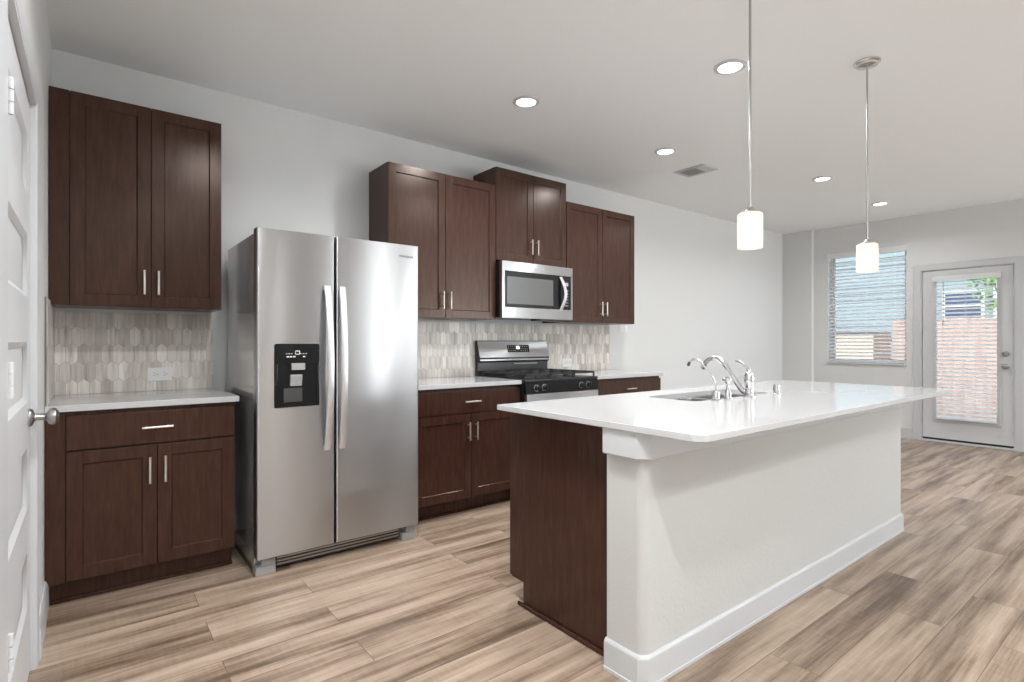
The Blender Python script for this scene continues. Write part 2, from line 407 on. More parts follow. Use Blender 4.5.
for z, big in ((1.067, 0), (.928, 1)):
    bm = bmesh.new()
    lathe(bm, [(0, .0), (.033, .0), (.033, -.006), (.026, -.014)] + ([(.012, -.018), (.012, -.036), (.024, -.043), (.029, -.055), (.024, -.068), (0, -.072)] if big else [(.022, -.02), (.02, -.026), (0, -.028)]), (xf, 1.369, z), 'X')
    if not big: box(bm, xf - .042, xf - .024, 1.363, 1.375, z - .018, z + .018, .004)
    obj('door_knob' if big else 'deadbolt', bm, 'satin', d2)
for z in (.25, 1.07, 1.83):
    obj('hinge', BX(xf - .006, xf + .004, yb, yb + .012, z - .045, z + .045, bevel=.003), 'satin', d2)

# window in the right wall
bm = bmesh.new(); w = .045; x0, x1 = XR + .110, XR + .148
for (p, q, r, s) in ((WY0, WY0 + w, WZ0, WZ1), (WY1 - w, WY1, WZ0, WZ1), (WY0 + w, WY1 - w, WZ0, WZ0 + w), (WY0 + w, WY1 - w, WZ1 - w, WZ1)):
    box(bm, x0, x1, p, q, r, s, .004)
w1 = struct('window_1', bm, 'plastic')
obj('window_pane', BX(x0 + .02, x0 + .024, WY0 + w, WY1 - w, WZ0 + w, WZ1 - w), 'glass', w1, smooth=0)
struct('trim_4', BX(XR - .022, XR + .110, WY0 - .012, WY1 + .012, WZ0 - .02, WZ0 - .0005, bevel=.005), 'trim')  # sill

# blinds
def blind(name, label, x, y0, y1, z0, z1, tilt, pitch, valx, valh, vex=.012):
    t = thing(name, label, 'blind', (x, (y0 + y1) / 2, z0))
    bm = bmesh.new(); n = int((z1 - z0 - valh - .03) / pitch); hw = .0245
    for i in range(n):
        z = z0 + .035 + i * pitch; c, s = math.cos(tilt), math.sin(tilt)
        pts = [(x - hw * c, z - hw * s), (x, z + .003), (x + hw * c, z + hw * s), (x + hw * c, z + hw * s + .003), (x, z + .006), (x - hw * c, z - hw * s + .003)]
        A = [bm.verts.new((p[0], y0, p[1])) for p in pts]; B = [bm.verts.new((p[0], y1, p[1])) for p in pts]
        bm.faces.new(A); bm.faces.new(list(reversed(B)))
        for k in range(6): bm.faces.new((A[k], B[k], B[(k + 1) % 6], A[(k + 1) % 6]))
    obj('slats', bm, 'slat', t, smooth=0)
    obj('bottom_rail', BX(x - .026, x + .026, y0, y1, z0, z0 + .02, bevel=.004), 'slat', t)
    bm = BX(valx, valx + .014, y0 - vex, y1 + vex, z1 - valh, z1, bevel=.004)
    box(bm, valx + .012, x + .026, y0 - vex, y0 - vex + .010, z1 - valh, z1); box(bm, valx + .012, x + .026, y1 + vex - .010, y1 + vex, z1 - valh, z1)
    obj('valance', bm, 'slat', t)
    obj('head_rail', BX(x - .026, x + .026, y0, y1, z1 - .055, z1 - .005), 'slat', t)
    for f in (.14, .5, .86):
        y = y0 + f * (y1 - y0); bm = bmesh.new()
        for dx in (-.026, .026): tube(bm, [(x + dx, y, z0 + .01), (x + dx, y, z1 - .05)], .0011, 6)
        obj('ladder_cord', bm, 'slat', t)
    bm = bmesh.new(); yy = y1 - .075
    tube(bm, [(valx - .004, yy, z1 - valh - .0), (valx - .008, yy, z1 - valh - .52)], .0042, 8); obj('tilt_wand', bm, 'midgrey', t)
    return t
blind('window_blind', 'white slatted blind in the wall window, its lower edge near the white sill', XR + .036, WY0 + .006, WY1 - .006, WZ0 + .004, WZ1 - .002, .42, .047, XR - .026, .075)
blind('door_blind', 'white slatted blind on the glass of the exterior door', xf - .040, 1.440, 1.985, .285, 1.985, .42, .047, xf - .082, .062, .035)

# ------------------------------------------------------------------ cabinets
def shaker(bm, x0, x1, z0, z1, yf, t=.02, rail=.058, rec=.008):
    """panel door that faces -Y, outer face at yf"""
    box(bm, x0, x1, yf + rec + .001, yf + t, z0, z1)
    for (a, b, c, d) in ((x0, x0 + rail, z0, z1), (x1 - rail, x1, z0, z1)): box(bm, a, b, yf, yf + rec + .002, c, d, .0018, 2)
    for (c, d) in ((z0, z0 + rail), (z1 - rail, z1)): box(bm, x0 + rail - .0005, x1 - rail + .0005, yf, yf + rec + .002, c, d, .0018, 2)
    k = .005; o = [(x0 + rail, z0 + rail), (x1 - rail, z0 + rail), (x1 - rail, z1 - rail), (x0 + rail, z1 - rail)]
    i = [(x0 + rail + k, z0 + rail + k), (x1 - rail - k, z0 + rail + k), (x1 - rail - k, z1 - rail - k), (x0 + rail + k, z1 - rail - k)]
    A = [bm.verts.new((p[0], yf + .003, p[1])) for p in o]; B = [bm.verts.new((p[0], yf + rec + .0005, p[1])) for p in i]
    for j in range(4): bm.faces.new((A[j], A[(j + 1) % 4], B[(j + 1) % 4], B[j]))
    return bm
def bar_pull(x, z, yf, vertical=True, ln=.128):
    bm = bmesh.new(); h = ln / 2; y = yf - .030
    if vertical:
        tube(bm, [(x, y, z - h), (x, y, z + h)], .0058, 12)
        for s in (-.7, .7): tube(bm, [(x, y, z + s * h), (x, yf + .001, z + s * h)], .0045, 10)
    else:
        tube(bm, [(x - h, y, z), (x + h, y, z)], .0058, 12)
        for s in (-.7, .7): tube(bm, [(x + s * h, y, z), (x + s * h, yf + .001, z)], .0045, 10)
    return bm
YU = D - .327; YBF = D - .630       # door faces of wall and base cabinets
def wall_cabinet(label, x0, x1, z0, z1, split, filler=None):
    t = thing('wall_cabinet', label, 'cabinet', ((x0 + x1) / 2, D, z0), 'wall cabinets')
    obj('body', BX(x0, x1, YU + .021, D - .001, z0, z1, bevel=.0015), 'wood', t)
    xs = x0 + .002
    if filler:
        obj('filler_strip', BX(x0, filler - .002, YU + .006, YU + .0215, z0, z1, bevel=.0015), 'wood', t)
        xs = filler + .001
    for a, b, side in ((xs, split - .0017, 1), (split + .0017, x1 - .002, -1)):
        bm = bmesh.new(); shaker(bm, a, b, z0 + .002, z1 - .002, YU)
        d = obj('door', bm, 'wood', t)
        hx = b - .03 if side > 0 else a + .03
        obj('handle', bar_pull(hx, z0 + .132, YU), 'nickel', d, 'brushed nickel bar handle')
    return t
wall_cabinet('tall dark brown two-door wall cabinet left of the fridge', XL + .002, .606, 1.383, 2.453, .268, -.070)
wall_cabinet('dark brown two-door wall cabinet between fridge and microwave', 1.633, 2.556, 1.378, 2.449, 2.094)
wall_cabinet('short raised dark brown wall cabinet above the microwave', 2.559, 3.328, 1.856, 2.600, 2.947)
wall_cabinet('dark brown wall cabinet right of the microwave, end of the row', 3.332, 4.258, 1.376, 2.446, 3.797)

def base_cabinet(label, x0, x1, split, filler=None):
    t = thing('base_cabinet', label, 'cabinet', ((x0 + x1) / 2, D, 0), 'base cabinets')
    obj('body', BX(x0, x1, YBF + .021, D - .001, .105, .883, bevel=.0015), 'wood', t)
    obj('toe_kick', BX(x0 + .002, x1 - .002, D - .552, D - .02, .0, .106), 'wood', t)
    obj('shoe_molding', BX(x0 + .002, x1, D - .566, D - .5525, .0, .018, bevel=.005), 'wood', t)
    xs = x0 + .002
    if filler:
        obj('filler_strip', BX(x0, filler - .002, YBF + .006, YBF + .0215, .106, .882, bevel=.0015), 'wood', t); xs = filler + .001
    bm = BX(xs, x1 - .003, YBF, YBF + .02, .706, .862, bevel=.0025)
    d = obj('drawer', bm, 'wood', t); obj('handle', bar_pull((xs + x1) / 2, .785, YBF, False), 'nickel', d, 'brushed nickel bar handle')
    for a, b, side in ((xs, split - .0017, 1), (split + .0017, x1 - .003, -1)):
        bm = bmesh.new(); shaker(bm, a, b, .112, .698, YBF)
        d = obj('door', bm, 'wood', t)
        obj('handle', bar_pull(b - .03 if side > 0 else a + .03, .578, YBF), 'nickel', d, 'brushed nickel bar handle')
    return t
base_cabinet('dark brown base cabinet left of the fridge beside the pantry door', XL + .002, .617, .270, -.078)
base_cabinet('dark brown base cabinet between the fridge and the gas range', 1.672, 2.564, 2.124)
base_cabinet('dark brown base cabinet right of the range, end of the counter', 3.357, 4.272, 3.815)

def countertop(label, x0, x1):
    bm = BX(x0, x1, D - .646, D - .001, .884, .914, bevel=.003)
    return tag(obj('countertop', bm, 'quartz'), label, 'countertop', 'wall countertops')
countertop('white quartz countertop left of the fridge, below the tall cabinet', XL + .001, .634)
countertop('white quartz countertop between the fridge and the gas range', 1.66, 2.563)
countertop('white quartz countertop right of the gas range', 3.354, 4.290)

# ------------------------------------------------------------------ tile backsplash
def clip_hex(cx, cz, w, hh, pt, u0, u1, z0, z1):
    poly = [(cx - w, cz - hh + pt), (cx, cz - hh), (cx + w, cz - hh + pt), (cx + w, cz + hh - pt), (cx, cz + hh), (cx - w, cz + hh - pt)]
    def cut(p, ax, lim, s):
        out = []
        for i in range(len(p)):
            a, b = p[i], p[(i + 1) % len(p)]; ia, ib = s * (a[ax] - lim) <= 0, s * (b[ax] - lim) <= 0
            if ia: out.append(a)
            if ia != ib:
                f = (lim - a[ax]) / (b[ax] - a[ax]); out.append((a[0] + f * (b[0] - a[0]), a[1] + f * (b[1] - a[1])))
        return out
    for ax, lim, s in ((0, u0, -1), (0, u1, 1), (1, z0, -1), (1, z1, 1)):
        poly = cut(poly, ax, lim, s)
        if len(poly) < 3: return None
    return poly
def splash(name, u0, u1, z0, z1, place, label, axis, lo, hi, grout_box):
    t = thing(name, label, 'backsplash', (0, 0, 0), 'tile backsplashes')
    bm = bmesh.new(); pw, ph, pt, g = .0515, .0975, .021, .0011
    for r in range(-1, int((z1 - z0) / ph) + 2):
        for c in range(-1, int((u1 - u0) / pw) + 2):
            cx = u0 + .02 + c * pw + (pw / 2 if r % 2 else 0); cz = z0 + .022 + r * ph
            p = clip_hex(cx, cz, pw / 2 - g, (ph + pt) / 2 - g, pt, u0, u1, z0, z1)
            if p:
                ar = abs(sum(p[i][0] * p[(i + 1) % len(p)][1] - p[(i + 1) % len(p)][0] * p[i][1] for i in range(len(p)))) / 2
                if ar > 2e-5: prism(bm, p, lo, hi, axis)
    obj('tiles', bm, 'tile', t, smooth=0)
    obj('grout', grout_box, 'grout', t, smooth=0)
    return t
splash('tile_backsplash', XL + .012, .612, .915, 1.366, None, 'pale stone picket tile backsplash under the tall left cabinet', 'Y', D - .010, D - .004, BX(XL + .001, .612, D - .0082, D - .001, .915, 1.366))
splash('tile_backsplash', 1.60, 4.248, .915, 1.362, None, 'long pale stone picket tile backsplash behind the gas range', 'Y', D - .010, D - .004, BX(1.60, 4.248, D - .0082, D - .001, .915, 1.362))
splash('tile_backsplash', 3.165, D - .012, .915, 1.40, None, 'narrow tile backsplash on the side wall by the pantry door', 'X', XL + .004, XL + .010, BX(XL + .001, XL + .0082, 3.165, D - .001, .915, 1.40))

# ------------------------------------------------------------------ refrigerator
FX0, FX1, FY = .674, 1.590, 2.953
fr = thing('refrigerator', 'tall stainless steel side-by-side refrigerator with black dispenser', 'refrigerator', (1.132, 3.3, 0))
obj('body', BX(FX0 + .004, FX1 - .004, FY + .082, 3.70, .03, 1.765, bevel=.004), 'steel_side', fr)
obj('gasket', BX(FX0 + .018, FX1 - .018, FY + .070, FY + .0825, .095, 1.755), 'rubber', fr)
def fridge_door(x0, x1):
    bm = bmesh.new(); n = 14; sag = .0025; z0, z1 = .092, 1.781; yb = FY + .070
    pts = [(x0, yb), (x1, yb)]; w = x1 - x0; r = .010
    front = []
    for i in range(n + 1):
        u = -1 + 2 * i / n; x = (x0 + x1) / 2 + u * (w / 2 - r)
        front.append((x, FY + sag * u * u))
    ye = FY + sag
    arcR = [(x1 - r + r * math.sin(a), ye + r - r * math.cos(a)) for a in (.4, .8, 1.2, PI / 2)]
    arcL = [(2 * (x0 + x1) / 2 - p[0], p[1]) for p in reversed(arcR)]
    poly = [(x0, yb)] + arcL + front + arcR + [(x1, yb)]
    prism(bm, poly, z0, z1, 'Z')
    return bm
dl = obj('door', fridge_door(FX0, 1.072), 'steel', fr, 'left freezer door with dispenser', smooth=50)
dr = obj('door', fridge_door(1.081, FX1), 'steel', fr, 'wide right door', smooth=50)
def fridge_handle(xc, x_off):
    bm = bmesh.new(); n = 24; hw = .019
    for a, b in ((0, 1),):
        rows = []
        for i in range(n + 1):
            f = i / n; z = .612 + f * .892; bow = math.sin(PI * f) ** .7
            y = FY - .012 - .050 * bow; th = .011; xx = xc + x_off * (1 - bow)
            sec = [(-hw, .004), (-hw * .8, -.003), (0, -.0055), (hw * .8, -.003), (hw, .004), (hw * .85, th), (-hw * .85, th)]
            rows.append([bm.verts.new((xx + p, y + q, z)) for p, q in sec])
        for A, B in zip(rows, rows[1:]):
            for k in range(7): bm.faces.new((A[k], A[(k + 1) % 7], B[(k + 1) % 7], B[k]))
        bm.faces.new(rows[0]); bm.faces.new(list(reversed(rows[-1])))
    for z in (.622, 1.494): box(bm, xc + x_off - .016, xc + x_off + .016, FY - .014, FY + .012, z - .012, z + .012, .003)
    return bm
obj('handle', fridge_handle(1.030, -.004), 'handle_steel', dl, 'long bowed pale steel handle', smooth=50)
obj('handle', fridge_handle(1.106, .004), 'handle_steel', dr, 'long bowed pale steel handle', smooth=50)
# dispenser
X0, X1, Z0, Z1 = .756, .986, .858, 1.190
bm = bmesh.new(); yf = FY - .006
prism(bm, rrect(X0, X1, 1.085, Z1, .010), yf, FY + .03, 'Y')                                  # control face
for (a, b, c, d) in ((X0, X0 + .016, Z0, 1.09), (X1 - .016, X1, Z0, 1.09), (X0 + .012, X1 - .012, Z0, Z0 + .022)): box(bm, a, b, yf, FY + .03, c, d, .003)
dp = obj('dispenser', bm, 'black_gloss', fr, 'black ice and water dispenser')
bm = bmesh.new(); box(bm, X0 + .014, X1 - .014, FY - .0035, FY - .001, Z0 + .02, 1.088); obj('recess', bm, 'recess', dp)
bm = BX(.838, .908, yf - .012, yf + .004, 1.052, 1.088, bevel=.004); obj('spout', bm, 'midgrey', dp)
bm = bmesh.new(); prism(bm, [(yf - .012, 1.028), (yf - .012, 1.018), (yf - .002, .968), (yf + .006, .968), (yf + .006, 1.028)], .833, .893, 'X', .002); obj('paddle', bm, 'midgrey', dp)
bm = bmesh.new(); box(bm, .800, .895, yf - .004, yf + .004, .885, .958, .002); obj('drip_tray', bm, 'darkgrey', dp)
bm = bmesh.new()
for x in (.816, .828, .842, .888, .902, .916): box(bm, x - .0035, x + .0035, yf - .0008, yf + .001, 1.136, 1.1395)
for x in (.822, .838, .855, .905): box(bm, x - .006, x + .006, yf - .0008, yf + .001, 1.119, 1.1255)
for (a, b, c, d) in ((.858, .884, 1.150, 1.154), (.858, .884, 1.133, 1.137), (.858, .862, 1.133, 1.154), (.880, .884, 1.133, 1.154)): box(bm, a, b, yf - .0008, yf + .001, c, d)
obj('control_icons', bm, 'white_mark', dp, smooth=0)
text_mesh('badge', 'Whirlpool', .022, 'dark_mark', dr, on_front(1.505, FY + .0008, 1.712), .001)
obj('toe_grille', BX(FX0 + .10, FX1 - .10, FY + .055, FY + .09, .018, .078, bevel=.004), 'darkgrey', fr)
bm = bmesh.new()
for k in range(3): box(bm, FX0 + .11, FX1 - .11, FY + .050, FY + .056, .028 + k * .017, .035 + k * .017)
obj('grille_bars', bm, 'satin', fr, smooth=0)
for a, b in ((FX0, FX0 + .098), (FX1 - .098, FX1)):
    bm = BX(a, b, FY + .028, FY + .10, 0, .046, bevel=.004); box(bm, a + .03, b, FY + .035, FY + .09, .045, .083, .003)
    obj('foot_cover', bm, 'midgrey', fr, 'grey plastic foot cover')
obj('side_base', BX(FX0 + .003, FX0 + .02, FY + .10, 3.69, .0, .032), 'black', fr)

# ------------------------------------------------------------------ gas range
RX0, RX1, RY = 2.567, 3.345, 3.105
rg = thing('gas_range', 'stainless and black freestanding gas range between the base cabinets', 'stove', (2.966, 3.45, 0))
obj('body', BX(RX0, RX1, RY + .03, D - .02, .02, .895, bevel=.003), 'black', rg)
obj('cooktop', BX(RX0 - .004, RX1 + .004, RY + .012, D - .075, .893, .917, bevel=.006), 'black', rg)
bm = bmesh.new(); prism(bm, [(RY + .002, .812), (RY + .03, .812), (RY + .03, .894), (RY + .014, .894)], RX0, RX1, 'X', .002)
cp = obj('control_panel', bm, 'recess', rg)
for x in (2.668, 2.748, 3.145, 3.225):
    bm = bmesh.new(); lathe(bm, [(.024, .008), (.024, -.004), (.019, -.008), (.018, -.026), (.015, -.029), (0, -.029)], (x, RY + .006, .853), 'Y'); box(bm, x - .004, x + .004, RY - .032, RY - .014, .836, .870, .002)
    obj('knob', bm, 'black', cp)
    bm = bmesh.new(); lathe(bm, [(.0205, -.0045), (.026, -.0045), (.026, -.002), (.0205, -.002)], (x, RY + .006, .853), 'Y'); obj('knob_ring', bm, 'midgrey', cp)
bm = BX(RX0 + .003, RX1 - .003, RY, RY + .035, .215, .806, bevel=.005); od = obj('oven_door', bm, 'steel', rg)
obj('oven_window', BX(RX0 + .10, RX1 - .10, RY - .003, RY + .004, .33, .62, bevel=.004), 'black_gloss', od)
bm = bmesh.new(); tube(bm, [(RX0 + .05, RY - .045, .735), (RX1 - .05, RY - .045, .735)], .012, 14)
for x in (RX0 + .07, RX1 - .07): tube(bm, [(x, RY - .045, .735), (x, RY + .002, .735)], .009, 10)
obj('handle', bm, 'handle_steel', od)
obj('storage_drawer', BX(RX0 + .003, RX1 - .003, RY + .002, RY + .035, .05, .208, bevel=.005), 'steel', rg)
# backguard
yb = D - .018
bm = bmesh.new(); prism(bm, [(yb, .90), (yb, 1.212), (yb - .020, 1.212), (yb - .066, 1.055), (yb - .066, 1.035), (yb - .040, 1.028), (yb - .040, .90)], RX0, RX1, 'X', .003)
bg = obj('backguard', bm, 'black', rg)
s0, s1 = Vector((0, yb - .0665, 1.040)), Vector((0, yb - .0225, 1.206))
nrm = Vector((0, -(s1.z - s0.z), (s1.y - s0.y))).normalized()
def on_slope(u, h=0):
    p = s0 + (s1 - s0) * u + nrm * h; return (p.y, p.z)
bm = bmesh.new(); prism(bm, [on_slope(0, -.004), on_slope(0, .003), on_slope(1, .003), on_slope(1, -.004)], RX0 + .006, RX1 - .002, 'X', .0012)
fp = obj('backguard_face', bm, 'steel', bg)
bm = bmesh.new(); prism(bm, [on_slope(.42, -.001), on_slope(.42, .0045), on_slope(.80, .0045), on_slope(.80, -.001)], 2.876, 3.122, 'X', .001)
obj('display', bm, 'black_gloss', fp)
for x0 in (2.886, 3.022):
    bm = bmesh.new()
    for r, u in enumerate((.50, .61, .72)):
        for c in range(4): prism(bm, [on_slope(u - .022, .0044), on_slope(u - .022, .0052), on_slope(u + .022, .0052), on_slope(u + .022, .0044)], x0 + c * .0235, x0 + c * .0235 + .011, 'X')
    obj('keypad', bm, 'midgrey', fp, smooth=0)
bm = bmesh.new(); prism(bm, [on_slope(.58, .0044), on_slope(.58, .0056), on_slope(.75, .0056), on_slope(.75, .0044)], 2.975, 3.012, 'X'); obj('lit_digits', bm, emit('lit_clock_digits', (.9, .95, 1), 1.0), fp, smooth=0)
bm = BX(2.95, 3.22, yb - .046, yb - .041, 1.006, 1.016, bevel=.001); obj('vent_slot', bm, 'midgrey', bg)
# burners + grates
for (x, y, r) in ((2.745, 3.30, .052), (2.745, 3.56, .042), (3.19, 3.30, .05), (3.19, 3.56, .042), (2.967, 3.43, .05)):
    bm = bmesh.new(); lathe(bm, [(r * 1.15, .916), (r * 1.1, .924), (r * .9, .926), (r * .88, .934), (r * .8, .938), (0, .938)], (x, y, 0)); obj('burner', bm, 'iron', rg)
for (a, b) in ((RX0 + .012, 2.838), (2.842, 3.092), (3.096, RX1 - .012)):
    bm = bmesh.new(); ya, yc = RY + .035, D - .11; z0, z1 = .944, .958; w = .011
    box(bm, a, a + w, ya, yc, z0, z1, .002); box(bm, b - w, b, ya, yc, z0, z1, .002)
    for y in (ya, (ya * 3 + yc) / 4, (ya + yc) / 2, (ya + yc * 3) / 4, yc - w): box(bm, a, b, y, y + w, z0, z1, .002)
    xm = (a + b) / 2; box(bm, xm - w / 2, xm + w / 2, ya, yc, z0, z1, .002)
    for x in (a, b - w):
        for y in (ya, yc - w): box(bm, x, x + w, y, y + w, .916, z0 + .002, .001)
    obj('grate', bm, 'iron', rg)

# ------------------------------------------------------------------ microwave
MX0, MX1, MY, MZ0, MZ1 = 2.562, 3.332, D - .402, 1.392, 1.842
mw = thing('microwave', 'stainless over-the-range microwave with dark window and curved handle', 'microwave', (2.947, D, 1.39))
obj('body', BX(MX0 + .003, MX1 - .003, MY + .035, D - .012, MZ0 + .005, MZ1 - .004, bevel=.003), 'black', mw)
bm = bmesh.new()
wx0, wx1, wz0, wz1 = MX0 + .028, MX1 - .020, MZ0 + .085, MZ1 - .075
for (a, b, c, d) in ((MX0, wx0, MZ0, MZ1), (wx1, MX1, MZ0, MZ1), (wx0, wx1, MZ0, wz0), (wx0, wx1, wz1, MZ1)): box(bm, a, b, MY, MY + .034, c, d)
ff = obj('door_frame', bm, 'steel', mw, smooth=0)
obj('door_glass', BX(wx0, wx1, MY + .003, MY + .03, wz0, wz1), 'black_gloss', ff, smooth=0)
obj('window', BX(wx0 + .022, wx0 + .515, MY + .001, MY + .004, wz0 + .028, wz1 - .045), 'mw_glass', ff)
bm = bmesh.new(); n = 16; rows = []
for i in range(n + 1):
    f = i / n; bow = math.sin(PI * f); z = wz0 - .01 + f * (wz1 - wz0 + .0); y = MY - .006 - .038 * bow; xx = 3.200 - .012 * (1 - bow) + .012 * bow
    rows.append([bm.verts.new((xx + p, y + q, z)) for p, q in ((-.016, .004), (-.01, -.004), (.01, -.004), (.016, .004), (.013, .011), (-.013, .011))])
for A, B in zip(rows, rows[1:]):
    for k in range(6): bm.faces.new((A[k], A[(k + 1) % 6], B[(k + 1) % 6], B[k]))
bm.faces.new(rows[0]); bm.faces.new(list(reversed(rows[-1])))
obj('handle', bm, 'handle_steel', mw, smooth=50)
bm = bmesh.new()
for r in range(6):
    for c in range(3): box(bm, 3.240 + c * .016, 3.249 + c * .016, MY + .0018, MY + .0035, wz0 + .03 + r * .026, wz0 + .042 + r * .026)
obj('keypad', bm, 'midgrey', mw, smooth=0)
obj('display', BX(3.236, 3.282, MY + .0018, MY + .0035, wz1 - .085, wz1 - .055), 'midgrey', mw, smooth=0)
text_mesh('badge', 'Whirlpool', .026, 'white_mark', mw, on_front(2.95, MY - .0006, MZ1 - .036), .0008)
obj('vent_panel', BX(MX0 + .40, MX1 - .06, MY + .012, MY + .13, MZ0 - .014, MZ0 + .006, bevel=.004), 'black', mw)

# ------------------------------------------------------------------ outlets and switch
def outlet(label, x, z, w, h, sockets):
    t = thing('wall_outlet', label, 'outlet', (x, D, z), 'wall outlets')
    obj('plate', BX(x - w / 2, x + w / 2, D - .0165, D - .0095, z - h / 2, z + h / 2, bevel=.003), 'plastic', t)
    if sockets:
        for sx in (-.024, .024):
            so = obj('socket', BX(x + sx - .017, x + sx + .017, D - .018, D - .016, z - .017, z + .017, bevel=.004), 'plastic', t)
            bm = bmesh.new()
            for dz in (-.007, .007): box(bm, x + sx - .006, x + sx + .001, D - .0186, D - .0178, z + dz - .0013, z + dz + .0013)
            lathe(bm, [(0, -.0186), (.0028, -.0186), (.0028, -.0178), (0, -.0178)], (x + sx + .009, D, z), 'Y', 10)
            obj('slots', bm, 'slot', so, smooth=0)
    return t
outlet('white wall outlet on the tile left of the fridge', .335, 1.0105, .122, .078, True)
outlet('white wall outlet on the tile right of the gas range', 3.637, 1.002, .124, .078, True)
t = thing('light_switch', 'small white switch plate under the end wall cabinet', 'switch', (4.47, D, 1.338))
obj('plate', BX(4.405, 4.53, D - .008, D - .001, 1.303, 1.374, bevel=.003), 'plastic', t)
for x in (4.443, 4.492): obj('rocker', BX(x - .017, x + .017, D - .012, D - .007, 1.322, 1.355, bevel=.003), 'plastic', t)

# ------------------------------------------------------------------ island
IX0, IX1 = 1.557, 4.10; IYF, IYW, IYK = 1.193, 1.357, 1.990; IXW = 1.506; ITZ = .8895
il = thing('kitchen_island', 'kitchen island with white plastered half wall and dark brown end panel', 'kitchen island', (2.82, 1.6, 0))
bm = bmesh.new(); r = .032; arc = [PI / 2 * k / 8 for k in range(9)]
prism(bm, [(IXW, IYW)] + [(IXW + r - r * math.cos(a), IYF + r - r * math.sin(a)) for a in arc] + [(IX1 - r + r * math.sin(a), IYF + r - r * math.cos(a)) for a in arc] + [(IX1, IYW)], 0, ITZ)
obj('half_wall', bm, 'islandwall', il, 'white textured plaster half wall')
# cap trim under the counter and baseboard wrap three sides
def wrap(bm, prof, x0, x1, yf, yw):
    """prof of (out, z) swept round left end, front and right end"""
    c, t = .020, .4142
    path = [((x0, yw), (-1, 0)), ((x0, yf + c), (-1, -t)), ((x0 + c, yf), (-t, -1)), ((x1 - c, yf), (t, -1)), ((x1, yf + c), (1, -t)), ((x1, yw), (1, 0))]
    rows = [[bm.verts.new((p[0] + d[0] * o, p[1] + d[1] * o, z)) for o, z in prof] for p, d in path]
    n = len(prof)
    for A, B in zip(rows, rows[1:]):
        for k in range(n): bm.faces.new((A[k], A[(k + 1) % n], B[(k + 1) % n], B[k]))
    bm.faces.new(rows[0]); bm.faces.new(list(reversed(rows[-1])))
    return bm
obj('baseboard', wrap(bmesh.new(), [(-.005, 0), (.016, 0), (.016, .012), (.0125, .014), (.0125, .098), (.008, .107), (.004, .112), (-.005, .112)], IXW, IX1, IYF, IYW + .004), 'trim', il)
obj('cap_trim', wrap(bmesh.new(), [(-.005, .793), (.024, .793), (.030, .799), (.030, ITZ - .0005), (-.005, ITZ - .0005)], IXW, IX1, IYF, IYW - .006), 'trim', il)
bm = bmesh.new(); box(bm, IX0 + .02, IX1 - .02, IYW + .001, IYK, .105, .123); box(bm, IX0 + .02, IX1 - .02, IYW + .001, IYW + .013, .123, .8885)
for x in (IX0 + .02, 2.15, 3.13, IX1 - .038): box(bm, x, x + .018, IYW + .013, IYK, .123, .8885)
box(bm, IX0 + .038, IX1 - .038, IYK - .02, IYK, .843, .8885)
obj('body', bm, 'wood', il, smooth=0)
bm = bmesh.new(); prism(bm, [(IYW + .0005, 0), (IYK - .085, 0), (IYK - .085, .110), (IYK, .110), (IYK, .8890), (IYW + .0005, .8890)], IX0, IX0 + .019, 'X', .001)
obj('end_panel', bm, 'wood', il)
obj('end_panel', BX(IX1 - .019, IX1, IYW + .001, IYK, 0, .8890), 'wood', il)
obj('toe_kick', BX(IX0 + .02, IX1 - .02, IYW + .01, IYK - .085, 0, .106), 'wood', il)
obj('shoe_molding', BX(IX0 - .014, IX0 - .0005, IYW + .02, IYK - .055, 0, .019, bevel=.006), 'wood', il)
def island_front(x0, x1, kind):
    bm = bmesh.new()
    if kind == 'door': shaker(bm, x0, x1, .112, .876, 0)
    else: box(bm, x0, x1, 0, .02, .112, .876, .003)
    for v in bm.verts: v.co.y = IYK + .0215 - v.co.y
    o = obj('door' if kind == 'door' else 'dishwasher_front', bm, 'wood' if kind == 'door' else 'steel', il)
    bm = bmesh.new(); xh = x1 - .03; tube(bm, [(xh, IYK + .05, .66), (xh, IYK + .05, .79)], .0058)
    for z in (.68, .77): tube(bm, [(xh, IYK + .05, z), (xh, IYK + .018, z)], .0045, 10)
    obj('handle', bm, 'nickel', o)
xs = [IX0 + .003, 1.86, 2.16, 2.65, 3.14, 3.75, IX1 - .003]
for i, (a, b) in enumerate(zip(xs, xs[1:])): island_front(a + .0015, b - .0015, 'dw' if i == 4 else 'door')

# island countertop with sink cut-out
TX0, TX1, TY0, TY1 = 1.466, 4.128, .938, 1.992
SX0, SX1, SY0, SY1 = 2.29, 3.03, 1.50, 1.80
bm = bmesh.new()
def ring(poly, z): return [bm.verts.new((x, y, z)) for x, y in poly]
def corner_poly(i):
    p = []
    for cx, cy, a0, r in ((TX1, TY1, 0, .012), (TX0, TY1, 90, .012), (TX0, TY0, 180, .045), (TX1, TY0, 270, .03)):
        sx, sy = (1 if cx == TX1 else -1), (1 if cy == TY1 else -1)
        for k in range(7):
            a = math.radians(a0 + 15 * k); p.append((cx - sx * r + (r - i) * math.cos(a), cy - sy * r + (r - i) * math.sin(a)))
    return p
out = [ring(corner_poly(i), z) for i, z in ((.003, .914), (.0008, .9131), (0, .911), (0, .8925), (.002, .8902), (.004, .8897))]
inn = [ring(rrect(SX0, SX1, SY0, SY1, .05), z) for z in (.914, .8897)]
n = 28
for A, B in zip(out, out[1:]):
    for k in range(n): bm.faces.new((A[k], A[(k + 1) % n], B[(k + 1) % n], B[k]))
for k in range(n): bm.faces.new((inn[0][k], inn[0][(k + 1) % n], inn[1][(k + 1) % n], inn[1][k]))
for A, B in ((out[0], inn[0]), (out[-1], inn[1])):
    for k in range(n): bm.faces.new((A[k], A[(k + 1) % n], B[(k + 1) % n], B[k]))
